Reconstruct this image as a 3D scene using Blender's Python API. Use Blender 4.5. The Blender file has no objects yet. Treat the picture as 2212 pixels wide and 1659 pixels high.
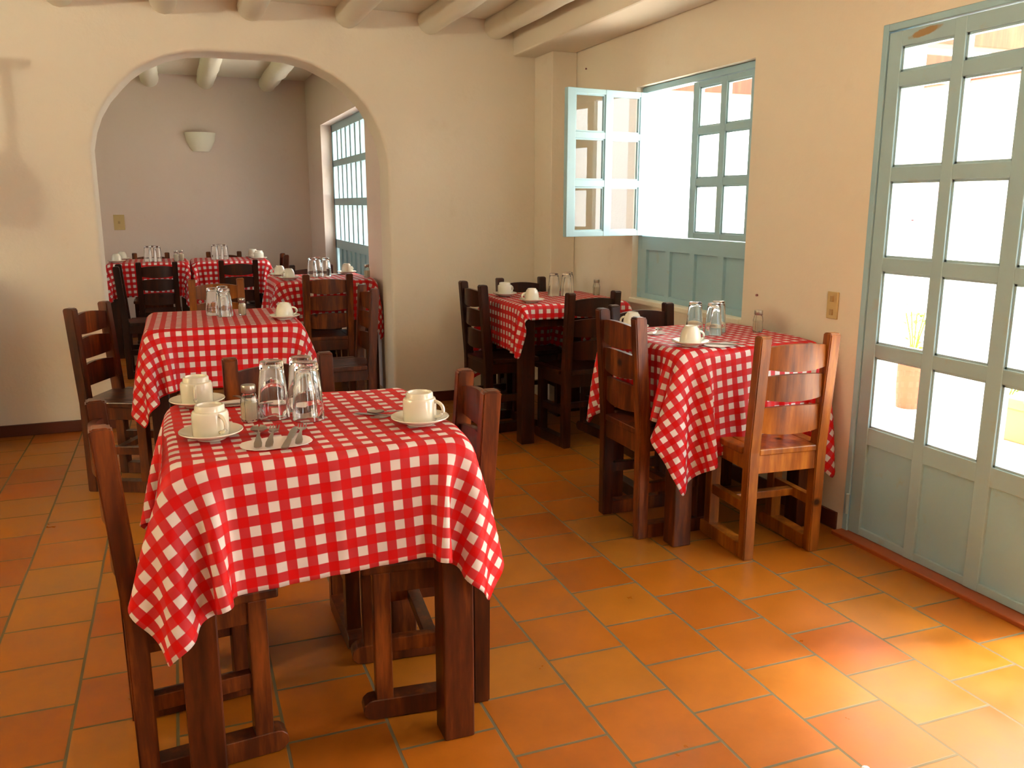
import bpy, bmesh, math, random
import numpy as np
from mathutils import Vector, Matrix
random.seed(7)
D = bpy.data
SC = bpy.context.scene
COL = SC.collection
PI = math.pi

# ------------------------------------------------------------------ materials
def srgb(r, g, b):
    f = lambda c: (c / 255) / 12.92 if c / 255 <= .04045 else ((c / 255 + .055) / 1.055) ** 2.4
    return (f(r), f(g), f(b), 1)

class NT:
    def __init__(s, name):
        s.m = D.materials.new(name); s.m.use_nodes = True
        s.t = s.m.node_tree; s.t.nodes.clear()
        s.out = s.n('ShaderNodeOutputMaterial')
    def n(s, typ, ins=None, **kw):
        x = s.t.nodes.new(typ)
        for k, v in kw.items(): setattr(x, k, v)
        for k, v in (ins or {}).items():
            if isinstance(v, bpy.types.NodeSocket): s.t.links.new(v, x.inputs[k])
            else: x.inputs[k].default_value = v
        return x
    def math(s, op, a, b=0.0, c=None):
        d = {0: a, 1: b}
        if c is not None: d[2] = c
        return s.n('ShaderNodeMath', d, operation=op).outputs[0]
    def mix(s, fac, a, b, mode='MIX'):
        x = s.n('ShaderNodeMix', data_type='RGBA', blend_type=mode)
        for k, v in ((0, fac), (6, a), (7, b)):
            if isinstance(v, bpy.types.NodeSocket): s.t.links.new(v, x.inputs[k])
            else: x.inputs[k].default_value = v
        return x.outputs[2]
    def ramp(s, fac, stops):
        x = s.n('ShaderNodeValToRGB', {0: fac})
        e = x.color_ramp.elements
        e[0].position, e[0].color = stops[0]
        e[1].position, e[1].color = stops[1]
        for p, c in stops[2:]:
            q = e.new(p); q.color = c
        return x.outputs[0]
    def noise(s, vec, scale, detail=3, rough=.5):
        return s.n('ShaderNodeTexNoise', {'Vector': vec, 'Scale': scale, 'Detail': detail, 'Roughness': rough}).outputs[0]
    def coord(s, which='Object'):
        return s.n('ShaderNodeTexCoord').outputs[which]
    def mapping(s, vec, scale=(1, 1, 1), loc=(0, 0, 0), rot=(0, 0, 0)):
        return s.n('ShaderNodeMapping', {'Vector': vec, 'Scale': scale, 'Location': loc, 'Rotation': rot}).outputs[0]
    def bump(s, h, strength=.2, dist=.01):
        return s.n('ShaderNodeBump', {'Height': h, 'Strength': strength, 'Distance': dist}).outputs[0]
    def pbr(s, **kw):
        p = s.n('ShaderNodeBsdfPrincipled', {k.replace('_', ' '): v for k, v in kw.items()})
        s.t.links.new(p.outputs[0], s.out.inputs[0])
        return p

def simple(name, col, rough=.6, metal=0.0, **kw):
    t = NT(name); t.pbr(Base_Color=col, Roughness=rough, Metallic=metal, **kw); return t.m

def plaster(name, c1, c2, bump=.25):
    t = NT(name); v = t.coord()
    n1 = t.noise(v, 1.3, 4); n2 = t.noise(v, 14, 5, .6); n3 = t.noise(v, 3.5, 6, .65)
    col = t.mix(n1, c1, c2)
    spot = t.ramp(n3, [(.62, (1, 1, 1, 1)), (.78, (.93, .9, .86, 1))])
    col = t.mix(1.0, col, spot, 'MULTIPLY')
    t.pbr(Base_Color=col, Roughness=.75, Normal=t.bump(n2, bump, .012))
    return t.m

M = {}
M['wall'] = plaster('wall_plaster', srgb(242, 230, 210), srgb(236, 222, 200))
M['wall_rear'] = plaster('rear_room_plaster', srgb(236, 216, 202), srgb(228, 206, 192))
M['ceiling'] = plaster('ceiling_plaster', srgb(248, 243, 224), srgb(242, 233, 210))
M['outwall'] = plaster('patio_wall_plaster', srgb(248, 236, 222), srgb(244, 226, 208))
M['baseboard'] = simple('baseboard_clay', srgb(84, 38, 24), .35)
M['threshold'] = simple('threshold_clay', srgb(168, 82, 38), .35)

def floor_mat():
    t = NT('terracotta_tiles'); v = t.coord()
    sx = t.n('ShaderNodeSeparateXYZ', {0: v})
    s = .26
    wob = t.math('MULTIPLY', t.math('SUBTRACT', t.noise(v, 3.0, 2), .5), .006)
    a = t.math('ADD', t.math('SUBTRACT', sx.outputs[1], .30 * s), wob)
    b = t.math('ADD', sx.outputs[0], wob)
    vec = t.n('ShaderNodeCombineXYZ', {0: a, 1: b, 2: 0.0}).outputs[0]
    br = t.n('ShaderNodeTexBrick', {'Vector': vec, 'Color1': (0, 0, 0, 1), 'Color2': (1, 1, 1, 1), 'Mortar': (.5, .5, .5, 1),
             'Scale': 1.0, 'Mortar Size': .0046, 'Mortar Smooth': .25, 'Bias': 0.0, 'Brick Width': s, 'Row Height': s})
    br.offset = .5; br.offset_frequency = 2; br.squash = 1
    tile = t.ramp(br.outputs[0], [(0, srgb(156, 84, 18)), (.35, srgb(168, 96, 22)), (.6, srgb(168, 105, 28)), (.8, srgb(166, 86, 16)), (1, srgb(164, 108, 36))])
    cl = t.noise(v, 6, 5, .6)
    tile = t.mix(1.0, tile, t.ramp(cl, [(.3, (.84, .80, .78, 1)), (.7, (1.08, 1.04, 1.0, 1))]), 'MULTIPLY')
    col = t.mix(br.outputs[1], tile, srgb(104, 90, 60))
    h = t.math('ADD', t.math('MULTIPLY', t.math('SUBTRACT', 1.0, br.outputs[1]), 1.0), t.math('MULTIPLY', cl, .25))
    rough = t.math('ADD', t.math('MULTIPLY', br.outputs[1], .4), t.math('MULTIPLY', cl, .35))
    t.pbr(Base_Color=col, Specular_IOR_Level=.3, Roughness=t.math('ADD', rough, .17), Normal=t.bump(h, .35, .004))
    return t.m
M['floor'] = floor_mat()

def wood_mat(name, dark, mid, light, knots=True, rough=.33):
    t = NT(name); v = t.coord()
    oi = t.n('ShaderNodeObjectInfo')
    rnd = oi.outputs['Random']
    vv = t.n('ShaderNodeVectorMath', {0: v, 1: oi.outputs['Location']}, operation='ADD').outputs[0]
    g = t.noise(t.mapping(vv, (26, 26, 3.2)), 1.0, 5, .62)
    g2 = t.noise(t.mapping(vv, (5, 5, 1.2)), 1.0, 3)
    f = t.math('ADD', t.math('MULTIPLY', g, .6), t.math('MULTIPLY', g2, .4))
    col = t.ramp(f, [(.33, dark), (.52, mid), (.68, light)])
    if knots:
        k = t.n('ShaderNodeTexVoronoi', {'Vector': vv, 'Scale': 5.5}, feature='F1').outputs[0]
        col = t.mix(t.ramp(k, [(.05, (1, 1, 1, 1)), (.12, (0, 0, 0, 1))]), col, (dark[0] * .3, dark[1] * .3, dark[2] * .3, 1))
    tone = t.math('ADD', .82, t.math('MULTIPLY', rnd, .36))
    col = t.mix(1.0, col, t.n('ShaderNodeCombineColor', {0: tone, 1: tone, 2: tone}).outputs[0], 'MULTIPLY')
    t.pbr(Base_Color=col, Roughness=rough, Normal=t.bump(g, .12, .003), Coat_Weight=.12, Coat_Roughness=.25, Specular_IOR_Level=.35)
    return t.m
M['wood'] = wood_mat('stained_pine', srgb(30, 10, 4), srgb(84, 36, 12), srgb(146, 74, 26))
M['wood_light'] = wood_mat('honey_pine', srgb(84, 36, 8), srgb(148, 80, 20), srgb(194, 120, 40))
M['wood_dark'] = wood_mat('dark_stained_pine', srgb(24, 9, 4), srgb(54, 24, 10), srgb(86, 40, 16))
M['beamwood'] = wood_mat('veranda_beam', srgb(96, 48, 28), srgb(118, 62, 38), srgb(140, 80, 50), False, .7)

def paint_mat(name, c, wear):
    t = NT(name); v = t.coord()
    n = t.noise(v, 9, 5, .65)
    col = t.mix(t.ramp(n, [(.62, (0, 0, 0, 1)), (.70, (.35, .35, .35, 1))]), c, wear)
    t.pbr(Base_Color=col, Roughness=.42, Normal=t.bump(t.noise(t.mapping(v, (20, 20, 4)), 1, 3), .08, .003))
    return t.m
M['blue'] = paint_mat('powder_blue_paint', srgb(164, 200, 212), srgb(170, 176, 160))

def glass_pane():
    t = NT('window_glass')
    tr = t.n('ShaderNodeBsdfTransparent', {'Color': (.96, .98, .98, 1)})
    gl = t.n('ShaderNodeBsdfGlossy', {'Color': (1, 1, 1, 1), 'Roughness': .01})
    fr = t.n('ShaderNodeFresnel', {'IOR': 1.5})
    mx = t.n('ShaderNodeMixShader', {0: t.math('MULTIPLY', t.math('MULTIPLY', fr.outputs[0], 1.3), t.math('SUBTRACT', 1.0, t.n('ShaderNodeNewGeometry').outputs['Backfacing'])), 1: tr.outputs[0], 2: gl.outputs[0]})
    t.t.links.new(mx.outputs[0], t.out.inputs[0])
    return t.m
M['pane'] = glass_pane()

def cloth_mat():
    t = NT('red_gingham'); uv = t.coord('UV')
    sx = t.n('ShaderNodeSeparateXYZ', {0: uv})
    P = .0468
    def band(o):
        x = t.math('PINGPONG', t.math('DIVIDE', o, P), .5)
        return t.n('ShaderNodeMapRange', {0: x, 1: .235, 2: .265, 3: 0.0, 4: 1.0}).outputs[0]
    a = band(sx.outputs[0]); b = band(sx.outputs[1])
    red = srgb(222, 4, 8); mid = srgb(212, 52, 58); wh = srgb(240, 228, 222)
    one = t.math('MAXIMUM', a, b); both = t.math('MINIMUM', a, b)
    col = t.mix(both, t.mix(one, wh, mid), red)
    weave = t.noise(t.mapping(uv, (900, 900, 1)), 1, 2)
    wr = t.noise(t.mapping(uv, (7, 7, 1)), 1, 4, .5)
    h = t.math('ADD', t.math('MULTIPLY', weave, .05), wr)
    p = t.pbr(Base_Color=col, Roughness=.5, Normal=t.bump(h, .22, .012), Sheen_Weight=.0, Specular_IOR_Level=.25)
    trn = t.n('ShaderNodeBsdfTranslucent', {'Color': col})
    mx = t.n('ShaderNodeMixShader', {0: .16, 1: p.outputs[0], 2: trn.outputs[0]})
    t.t.links.new(mx.outputs[0], t.out.inputs[0])
    return t.m
M['cloth'] = cloth_mat()
M['china'] = simple('white_china', srgb(232, 226, 208), .16, Coat_Weight=.4, Coat_Roughness=.05)
M['glass'] = simple('drinking_glass', (1, 1, 1, 1), .0, Transmission_Weight=1.0, IOR=1.45)
M['jar'] = simple('shaker_glass', (.97, 1, .98, 1), .02, Transmission_Weight=1.0, IOR=1.4)
M['salt'] = simple('fine_salt', srgb(226, 210, 182), .9)
M['steel'] = simple('worn_steel', srgb(176, 170, 160), .3, 1.0)
M['napkin'] = simple('paper_napkin', srgb(240, 228, 222), .85)
M['plate'] = simple('beige_plastic', srgb(206, 178, 122), .45)
M['platedark'] = simple('brown_plastic', srgb(182, 150, 98), .5)
M['terracotta'] = simple('garden_terracotta', srgb(184, 84, 58), .8)
M['soil'] = simple('soil', srgb(70, 50, 36), .9)
M['leaf'] = simple('leaf_green', srgb(120, 150, 50), .6)
M['flower'] = simple('petal_red', srgb(210, 60, 50), .6)
M['stone'] = simple('planter_stone', srgb(176, 140, 96), .8)
M['patio'] = plaster('patio_paving', srgb(238, 232, 220), srgb(228, 220, 204), .2)
M['grass'] = plaster('bounce_lawn', srgb(150, 170, 70), srgb(120, 150, 60))
M['hinge'] = simple('painted_hinge', srgb(170, 188, 190), .3)
M['iron'] = simple('pinkish_iron', srgb(150, 90, 90), .5)
M['clayjug'] = simple('dark_clay', srgb(110, 64, 40), .6)
M['poster'] = simple('faded_print', srgb(200, 150, 150), .7)

# ------------------------------------------------------------------ mesh helpers
class MB:
    """collects boxes, prisms, lathes and tubes in one bmesh"""
    def __init__(s): s.bm = bmesh.new()
    def box(s, x0, x1, y0, y1, z0, z1, bev=0.0, mat=None):
        b = bmesh.new()
        bmesh.ops.create_cube(b, size=1)
        bmesh.ops.scale(b, vec=(x1 - x0, y1 - y0, z1 - z0), verts=b.verts)
        bmesh.ops.translate(b, vec=((x0 + x1) / 2, (y0 + y1) / 2, (z0 + z1) / 2), verts=b.verts)
        if bev: bmesh.ops.bevel(b, geom=b.edges[:], offset=bev, segments=2, profile=.5, affect='EDGES')
        s.add(b, mat); return s
    def beam(s, p, q, w, h, bev=0.0, up=(0, 0, 1)):
        """square bar from p to q, w across, h along up"""
        p, q = Vector(p), Vector(q); d = q - p; L = d.length; d.normalize()
        up = Vector(up); side = d.cross(up).normalized(); up2 = side.cross(d).normalized()
        m = Matrix((side, up2, d)).transposed().to_4x4(); m.translation = (p + q) / 2
        b = bmesh.new(); bmesh.ops.create_cube(b, size=1)
        bmesh.ops.scale(b, vec=(w, h, L), verts=b.verts)
        if bev: bmesh.ops.bevel(b, geom=b.edges[:], offset=bev, segments=2, profile=.5, affect='EDGES')
        s.add(b, m); return s
    def add(s, b, mat=None):
        if mat is not None: bmesh.ops.transform(b, matrix=mat, verts=b.verts)
        me = D.meshes.new('tmp'); b.to_mesh(me); b.free(); s.bm.from_mesh(me); D.meshes.remove(me); return s
    def prism(s, pts, z0, z1, mat=None, bev=0.0):
        """polygon pts (x,y) extruded z0..z1, mat places it"""
        b = bmesh.new()
        lo = [b.verts.new((x, y, z0)) for x, y in pts]; hi = [b.verts.new((x, y, z1)) for x, y in pts]
        b.faces.new(lo[::-1]); b.faces.new(hi)
        n = len(pts)
        for i in range(n): b.faces.new((lo[i], lo[(i + 1) % n], hi[(i + 1) % n], hi[i]))
        if bev: bmesh.ops.bevel(b, geom=b.edges[:], offset=bev, segments=1, affect='EDGES')
        s.add(b, mat); return s
    def lathe(s, prof, n=32, mat=None, closed=False):
        b = bmesh.new(); rings = []
        for r, z in prof:
            if r < 1e-6: rings.append([b.verts.new((0, 0, z))])
            else: rings.append([b.verts.new((r * math.cos(2 * PI * k / n), r * math.sin(2 * PI * k / n), z)) for k in range(n)])
        pairs = list(zip(rings, rings[1:])) + ([(rings[-1], rings[0])] if closed else [])
        for a, c in pairs:
            for k in range(n):
                k2 = (k + 1) % n
                if len(a) == 1 and len(c) == 1: continue
                if len(a) == 1: b.faces.new((a[0], c[k2], c[k]))
                elif len(c) == 1: b.faces.new((a[k], a[k2], c[0]))
                else: b.faces.new((a[k], a[k2], c[k2], c[k]))
        bmesh.ops.remove_doubles(b, verts=b.verts, dist=1e-6)
        bmesh.ops.recalc_face_normals(b, faces=b.faces)
        s.add(b, mat); return s
    def tube(s, pts, r, n=8, mat=None):
        b = bmesh.new(); rings = []
        pts = [Vector(p) for p in pts]
        for i, p in enumerate(pts):
            d = (pts[min(i + 1, len(pts) - 1)] - pts[max(i - 1, 0)]).normalized()
            a = Vector((0, 0, 1)) if abs(d.z) < .9 else Vector((1, 0, 0))
            u = d.cross(a).normalized(); v = d.cross(u)
            rr = r[i] if isinstance(r, (list, tuple)) else r
            rings.append([b.verts.new(p + rr * (math.cos(2 * PI * k / n) * u + math.sin(2 * PI * k / n) * v)) for k in range(n)])
        for a, c in zip(rings, rings[1:]):
            for k in range(n): b.faces.new((a[k], a[(k + 1) % n], c[(k + 1) % n], c[k]))
        b.faces.new(rings[0][::-1]); b.faces.new(rings[-1])
        bmesh.ops.recalc_face_normals(b, faces=b.faces)
        s.add(b, mat); return s
    def build(s, name, mat, parent=None, smooth=False, loc=None, kind=None):
        me = D.meshes.new(name); s.bm.to_mesh(me); s.bm.free()
        if smooth:
            me.polygons.foreach_set('use_smooth', [True] * len(me.polygons))
            try: me.set_sharp_from_angle(angle=math.radians(40))
            except Exception: pass
        for m in (mat if isinstance(mat, (list, tuple)) else [mat]): me.materials.append(m)
        o = D.objects.new(name, me); COL.objects.link(o)
        if parent: o.parent = parent
        if loc: o.location = loc
        if kind: o['kind'] = kind
        return o

def tag(o, label, cat, group=None, kind=None):
    if label: o['label'] = label
    if cat: o['category'] = cat
    if group: o['group'] = group
    if kind: o['kind'] = kind
    return o
def empty(name, loc=(0, 0, 0), rz=0):
    o = D.objects.new(name, None); COL.objects.link(o); o.location = loc; o.rotation_euler = (0, 0, rz)
    o.empty_display_size = .1; return o
def copy_tree(o, parent=None):
    c = o.copy(); COL.objects.link(c); c.parent = parent
    for ch in [x for x in list(D.objects) if x.parent == o]: copy_tree(ch, c)
    return c
used = set()
def place(proto, loc, rz, label, cat, group=None, scale=None):
    o = proto if proto.name not in used else copy_tree(proto)
    used.add(proto.name); used.add(o.name)
    o.location = loc; o.rotation_euler = (0, 0, rz)
    if scale: o.scale = scale if isinstance(scale, tuple) else (scale,) * 3
    if 'group' in o: del o['group']
    return tag(o, label, cat, group)

# ------------------------------------------------------------------ camera
cam = D.cameras.new('camera'); co = D.objects.new('camera', cam); COL.objects.link(co)
cam.sensor_width = 36; cam.sensor_fit = 'HORIZONTAL'; cam.lens = 36 * 1852.68 / 2212; cam.clip_start = .05
R_ = Matrix(((.9327, -.3607, .0006), (.0736, .1917, .9787), (-.3532, -.9127, .2054))).transposed()
co.matrix_world = Matrix.Translation((-.6908, -1.04, 1.3467)) @ R_.to_4x4()
SC.camera = co

# ------------------------------------------------------------------ setting
XW = 1.83; YW = 4.593; T = .28; ZC = 2.53; ZB = 2.60; XB = .68; YB = 8.5; XL = -4.4; YN = -4.2
S = 'structure'

f = MB().box(XL - .3, XW + .25, YN - .3, YB + .3, -.12, 0).build('floor', M['floor'], kind=S)

def arch_top():
    raw = [(-1.107, 1.66), (-1.085, 1.76), (-1.05, 1.85), (-.995, 1.94), (-.924, 2.02), (-.87, 2.075), (-.799, 2.127), (-.677, 2.186), (-.556, 2.218), (-.433, 2.228), (-.226, 2.228),
           (-.08, 2.228), (.03, 2.222), (.16, 2.192), (.292, 2.131), (.37, 2.08), (.44, 2.018), (.50, 1.95), (.545, 1.872), (.585, 1.785), (.612, 1.70), (.628, 1.60)]
    return raw
def far_wall():
    b = bmesh.new(); A = [(-1.107, 0)] + arch_top() + [(.628, 0)]
    ZT = 2.75
    def quad(p):
        vs = [b.verts.new((x, YW, z)) for x, z in p]; b.faces.new(vs)
    quad([(XL, 0), (-1.107, 0), (-1.107, 1.66), (XL, 1.66)])
    quad([(XL, 1.66), (-1.107, 1.66), (-1.107, ZT), (XL, ZT)])
    at = arch_top()
    for (x0, z0), (x1, z1) in zip(at, at[1:]): quad([(x0, z0), (x1, z1), (x1, ZT), (x0, ZT)])
    quad([(.628, 0), (XW + .25, 0), (XW + .25, 1.60), (.628, 1.60)])
    quad([(.628, 1.60), (XW + .25, 1.60), (XW + .25, ZT), (.628, ZT)])
    bmesh.ops.remove_doubles(b, verts=b.verts, dist=1e-4)
    r = bmesh.ops.extrude_face_region(b, geom=b.faces[:])
    bmesh.ops.translate(b, vec=(0, T, 0), verts=[v for v in r['geom'] if isinstance(v, bmesh.types.BMVert)])
    bmesh.ops.recalc_face_normals(b, faces=b.faces)
    # soften the plaster edge of the arch
    es = []
    for e in b.edges:
        if len(e.link_faces) == 2 and e.calc_face_angle(0) > 1.2 and abs(e.verts[0].co.y - e.verts[1].co.y) < 1e-5:
            mx = (e.verts[0].co + e.verts[1].co) / 2
            if -1.2 < mx.x < .7 and mx.z < 2.3 and mx.z > .01: es.append(e)
    bmesh.ops.bevel(b, geom=es, offset=.022, segments=3, profile=.5, affect='EDGES')
    m = MB(); m.add(b); o = m.build('wall_far', M['wall'], smooth=True, kind=S); return o
far_wall()

def wall_x(name, x0, x1, ya, yb, holes, z1=2.75, mat='wall'):
    """wall in the y direction, x0..x1 thick, holes = [(y0,y1,z0,z1)]"""
    m = MB(); ys = sorted({ya, yb} | {h[0] for h in holes} | {h[1] for h in holes})
    for p, q in zip(ys, ys[1:]):
        hs = [h for h in holes if h[0] <= p + 1e-6 and h[1] >= q - 1e-6]
        if not hs: m.box(x0, x1, p, q, 0, z1)
        else:
            h = hs[0]
            if h[2] > 0: m.box(x0, x1, p, q, 0, h[2])
            m.box(x0, x1, p, q, h[3], z1)
    return m.build(name, M[mat], kind=S)
WY0, WY1, WZ0, WZ1 = 2.405, 3.50, .80, 2.0          # window_1 opening
DY0, DY1, DZ1 = -.24, 1.632, 1.998                   # door_1 opening
wall_x('wall_right', XW, XW + .22, YN, YW, [(WY0, WY1, WZ0, WZ1), (DY0, DY1, 0, DZ1), (-2.7, -1.6, 0, DZ1)])  # last opening is an unseen doorway, added to light the cloth fronts
V0, V1, VZ0, VZ1 = 5.55, 7.60, .45, 2.085            # window_2 opening (rear room)
wall_x('wall_back_room_right', XB, XB + .3, YW + T, YB, [(V0, V1, VZ0, VZ1)], 2.85, 'wall_rear')
wall_x('wall_left', XL - .25, XL, YN, YB, [(5.8, 6.5, 1.0, 2.0)], 2.85)
MB().box(XL, XB + .3, YB, YB + .2, 0, 2.85).build('wall_back_room', M['wall_rear'], kind=S)
m = MB().box(XL, -2.6, YN - .2, YN, 0, 2.75).box(-2.6, XW + .22, YN - .2, YN, 0, 2.75)
m.build('wall_near', M['wall'], kind=S)
MB().box(XL - .25, XW + .22, YN - .2, YW + .01, ZC, ZC + .2).build('ceiling', M['ceiling'], kind=S)
MB().box(XL - .25, XB + .3, YW + T - .01, YB + .2, ZB, ZB + .2).build('ceiling_back_room', M['ceiling'], kind=S)
# corner pier and side beam
MB().box(1.652, XW, 4.30, YW, 0, 2.31, .006).build('trim_1', M['wall'], kind=S)
m = MB().box(1.492, XW, YN, YW, 2.308, ZC + .01, .012); m.build('trim_2', M['wall'], kind=S)
# round whitewashed ceiling logs
def log(x, y0, y1, z, r, mat):
    n = 26; pts = []; rr = []
    rd = random.Random(int(x * 1000))
    for i in range(n):
        t = i / (n - 1); pts.append((x + rd.uniform(-.004, .004), y0 + (y1 - y0) * t, z + rd.uniform(-.003, .003))); rr.append(r * rd.uniform(.96, 1.04))
    return MB().tube(pts, rr, 16).build('trim_log', mat, smooth=True)
k = 3
for x in (-3.9, -3.35, -2.8, -2.25, -1.72, -1.20, -.66, -.172, .40, .928, 1.372):
    o = log(x, YN, YW + .01, 2.488, .078, M['ceiling']); o.name = 'trim_%d' % k; o['kind'] = S; k += 1
for x in (-3.3, -2.8, -2.3, -1.85, -1.35, -.82, -.30, .30):
    o = log(x, YW + T, YB, 2.555, .085, M['ceiling']); o.name = 'trim_%d' % k; o['kind'] = S; k += 1
# baseboards
MB().box(XL, -1.112, YW - .014, YW, 0, .07, .003).box(.634, 1.652, YW - .014, YW, 0, .07, .003).build('baseboard_far', M['baseboard'], kind=S)
MB().box(XW - .012, XW, DY1 + .03, 4.30, 0, .075, .003).box(XW - .012, XW, -1.38, DY0 - .03, 0, .075, .003).build('baseboard_right', M['baseboard'], kind=S)
MB().box(XL, XB, YB - .014, YB, 0, .07, .003).build('baseboard_back_room', M['baseboard'], kind=S)
MB().box(XL, XL + .012, YN, YB, 0, .07, .003).build('baseboard_left', M['baseboard'], kind=S)
MB().box(1.772, 2.06, DY0, DY1, -.01, .016, .004).build('trim_threshold', M['threshold'], kind=S)

# ---- joinery: sash grids in local coordinates (x along the width, y thickness, z up)
def grid_frame(W, z0, z1, xs, zs, th, bev=.003, panels=None):
    """frame with openings xs=[(a,b)], zs=[(a,b)]"""
    m = MB()
    cx = [0] + [v for a, b in xs for v in (a, b)] + [W]
    for i in range(0, len(cx), 2): m.box(cx[i], cx[i + 1], 0, th, z0, z1, bev)
    cz = [z0] + [v for a, b in zs for v in (a, b)] + [z1]
    for i in range(0, len(cz), 2): m.box(.01, W - .01, .002, th - .002, cz[i], cz[i + 1], bev)
    # thin glazing beads round every opening
    for a, b in xs:
        for c, d in zs:
            if panels and (c, d) in panels: continue
            for q in ((a, a + .008, c, d), (b - .008, b, c, d), (a, b, c, c + .008), (a, b, d - .008, d)):
                m.box(q[0], q[1], .008, th - .008, q[2], q[3])
    return m
def panes(parent, xs, zs, th):
    for a, b in xs:
        for c, d in zs:
            MB().box(a + .001, b - .001, th / 2 - .0015, th / 2 + .0015, c + .001, d - .001).build('glass_pane', M['pane'], parent)
def door_paint():
    t = NT('peeling_blue_paint'); v = t.coord()
    s_ = t.n('ShaderNodeSeparateXYZ', {0: v})
    n = t.noise(v, 26, 4, .6)
    dx = t.math('DIVIDE', t.math('SUBTRACT', s_.outputs[0], .16), .085)
    dz = t.math('DIVIDE', t.math('SUBTRACT', s_.outputs[2], t.math('ADD', 1.925, t.math('MULTIPLY', s_.outputs[0], .12))), .016)
    e = t.math('ADD', t.math('ADD', t.math('MULTIPLY', dx, dx), t.math('MULTIPLY', dz, dz)), t.math('MULTIPLY', n, 1.6))
    mk = t.ramp(t.math('MULTIPLY', e, .5), [(.62, (1, 1, 1, 1)), (.82, (0, 0, 0, 1))])
    base = t.mix(t.ramp(t.noise(v, 9, 5, .65), [(.60, (0, 0, 0, 1)), (.70, (.4, .4, .4, 1))]), srgb(168, 198, 206), srgb(178, 180, 162))
    col = t.mix(mk, base, srgb(164, 134, 88))
    t.pbr(Base_Color=col, Roughness=.42)
    return t.m
M['doorpaint'] = door_paint()
def leaf(parent):
    W = .905; th = .04
    xs = [(.062, .292), (.341, .567), (.627, .853)]
    zr = [(.473, .760), (.812, 1.094), (1.147, 1.431), (1.483, 1.771), (1.822, 1.911)]
    pz = (.05, .402)
    o = grid_frame(W, .018, 1.966, xs, [pz] + zr, th, panels=[pz]).build('door_frame', M['doorpaint'], parent)
    for a, b in xs:
        MB().box(a - .002, b + .002, .012, .03, pz[0] - .002, pz[1] + .002, .002).build('door_panel', M['blue'], parent)
    panes(parent, xs, zr, th)
d1 = empty('door_1', (0, 0, 0)); d1['kind'] = S
m = MB().box(XW - .004, XW + .12, DY1 - .028, DY1 - .001, 0, DZ1, .003).box(XW - .004, XW + .12, DY0 + .001, DY0 + .028, 0, DZ1, .003)
m.box(XW - .004, XW + .12, DY0 + .0285, DY1 - .0285, DZ1 - .027, DZ1 - .001, .003).build('jamb', M['blue'], d1)
L1 = empty('door_leaf', (XW + .002, DY1 - .031, 0), -PI / 2); L1.parent = d1; leaf(L1)
L1.matrix_world = Matrix.Translation((XW + .001, DY1 - .031, 0)) @ Matrix.Rotation(-PI / 2, 4, 'Z')
L2 = empty('door_leaf'); L2.parent = d1; leaf(L2)
L2.matrix_world = Matrix.Translation((XW + .06, DY0 + .05, 0)) @ Matrix.Rotation(math.radians(-8), 4, 'Z')
MB().lathe([(.0, -.045), (.008, -.042), (.008, .042), (0, .045)], 12, Matrix.Translation((XW - .012, DY1 - .03, .135))).build('hinge', M['hinge'], d1, True)

# window_1
w1 = empty('window_1'); w1['kind'] = S
FX = 1.868
def win_local(parent, name, x, y, rz):
    e = empty(name); e.parent = parent
    e.matrix_world = Matrix.Translation((x, y, 0)) @ Matrix.Rotation(rz, 4, 'Z'); return e
m = MB().box(FX, FX + .06, WY1 - .045, WY1 - .001, WZ0 + .002, WZ1 - .002, .003).box(FX, FX + .06, WY0 + .001, WY0 + .03, WZ0 + .002, WZ1 - .002, .003)
m.box(FX, FX + .06, WY0 + .0305, WY1 - .0455, WZ1 - .035, WZ1 - .002, .003).box(FX, FX + .06, WY0 + .0305, WY1 - .0455, 1.085, 1.165, .003).box(FX, FX + .06, WY0 + .0305, WY1 - .0455, WZ0 + .002, .835, .003)
m.box(FX, FX + .06, 3.14, 3.19, .83, 1.09, .002).box(FX, FX + .06, 2.895, 2.945, .83, 1.09, .002).box(FX, FX + .06, 2.63, 2.68, .83, 1.09, .002).box(FX, FX + .06, 3.40, 3.46, .83, 1.09, .002)
m.build('window_frame', M['blue'], w1)
for a, b in ((3.19, 3.40), (2.945, 3.14), (2.68, 2.895), (2.435, 2.63)):
    MB().box(FX + .018, FX + .04, a - .002, b + .002, .833, 1.087).build('lower_panel', M['blue'], w1)
sz = [(1.168 + .03, 1.440), (1.478, 1.700), (1.735, 1.935)]
def sash(parent, W=.545, th=.034):
    xs = [(.055, .248), (.295, .492)]
    grid_frame(W, 1.168, 1.962, xs, sz, th, .0025).build('sash_frame', M['blue'], parent)
    panes(parent, xs, sz, th)
s1 = win_local(w1, 'fixed_sash', FX + .006, 2.978, -PI / 2); sash(s1)
s2 = win_local(w1, 'open_sash', FX - .006, 3.455, math.radians(188)); sash(s2)
MB().box(XW - .018, XW + .24, WY0 + .002, WY1 - .002, WZ0 - .028, WZ0 + .003, .006).build('sill', M['ceiling'], w1)

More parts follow.
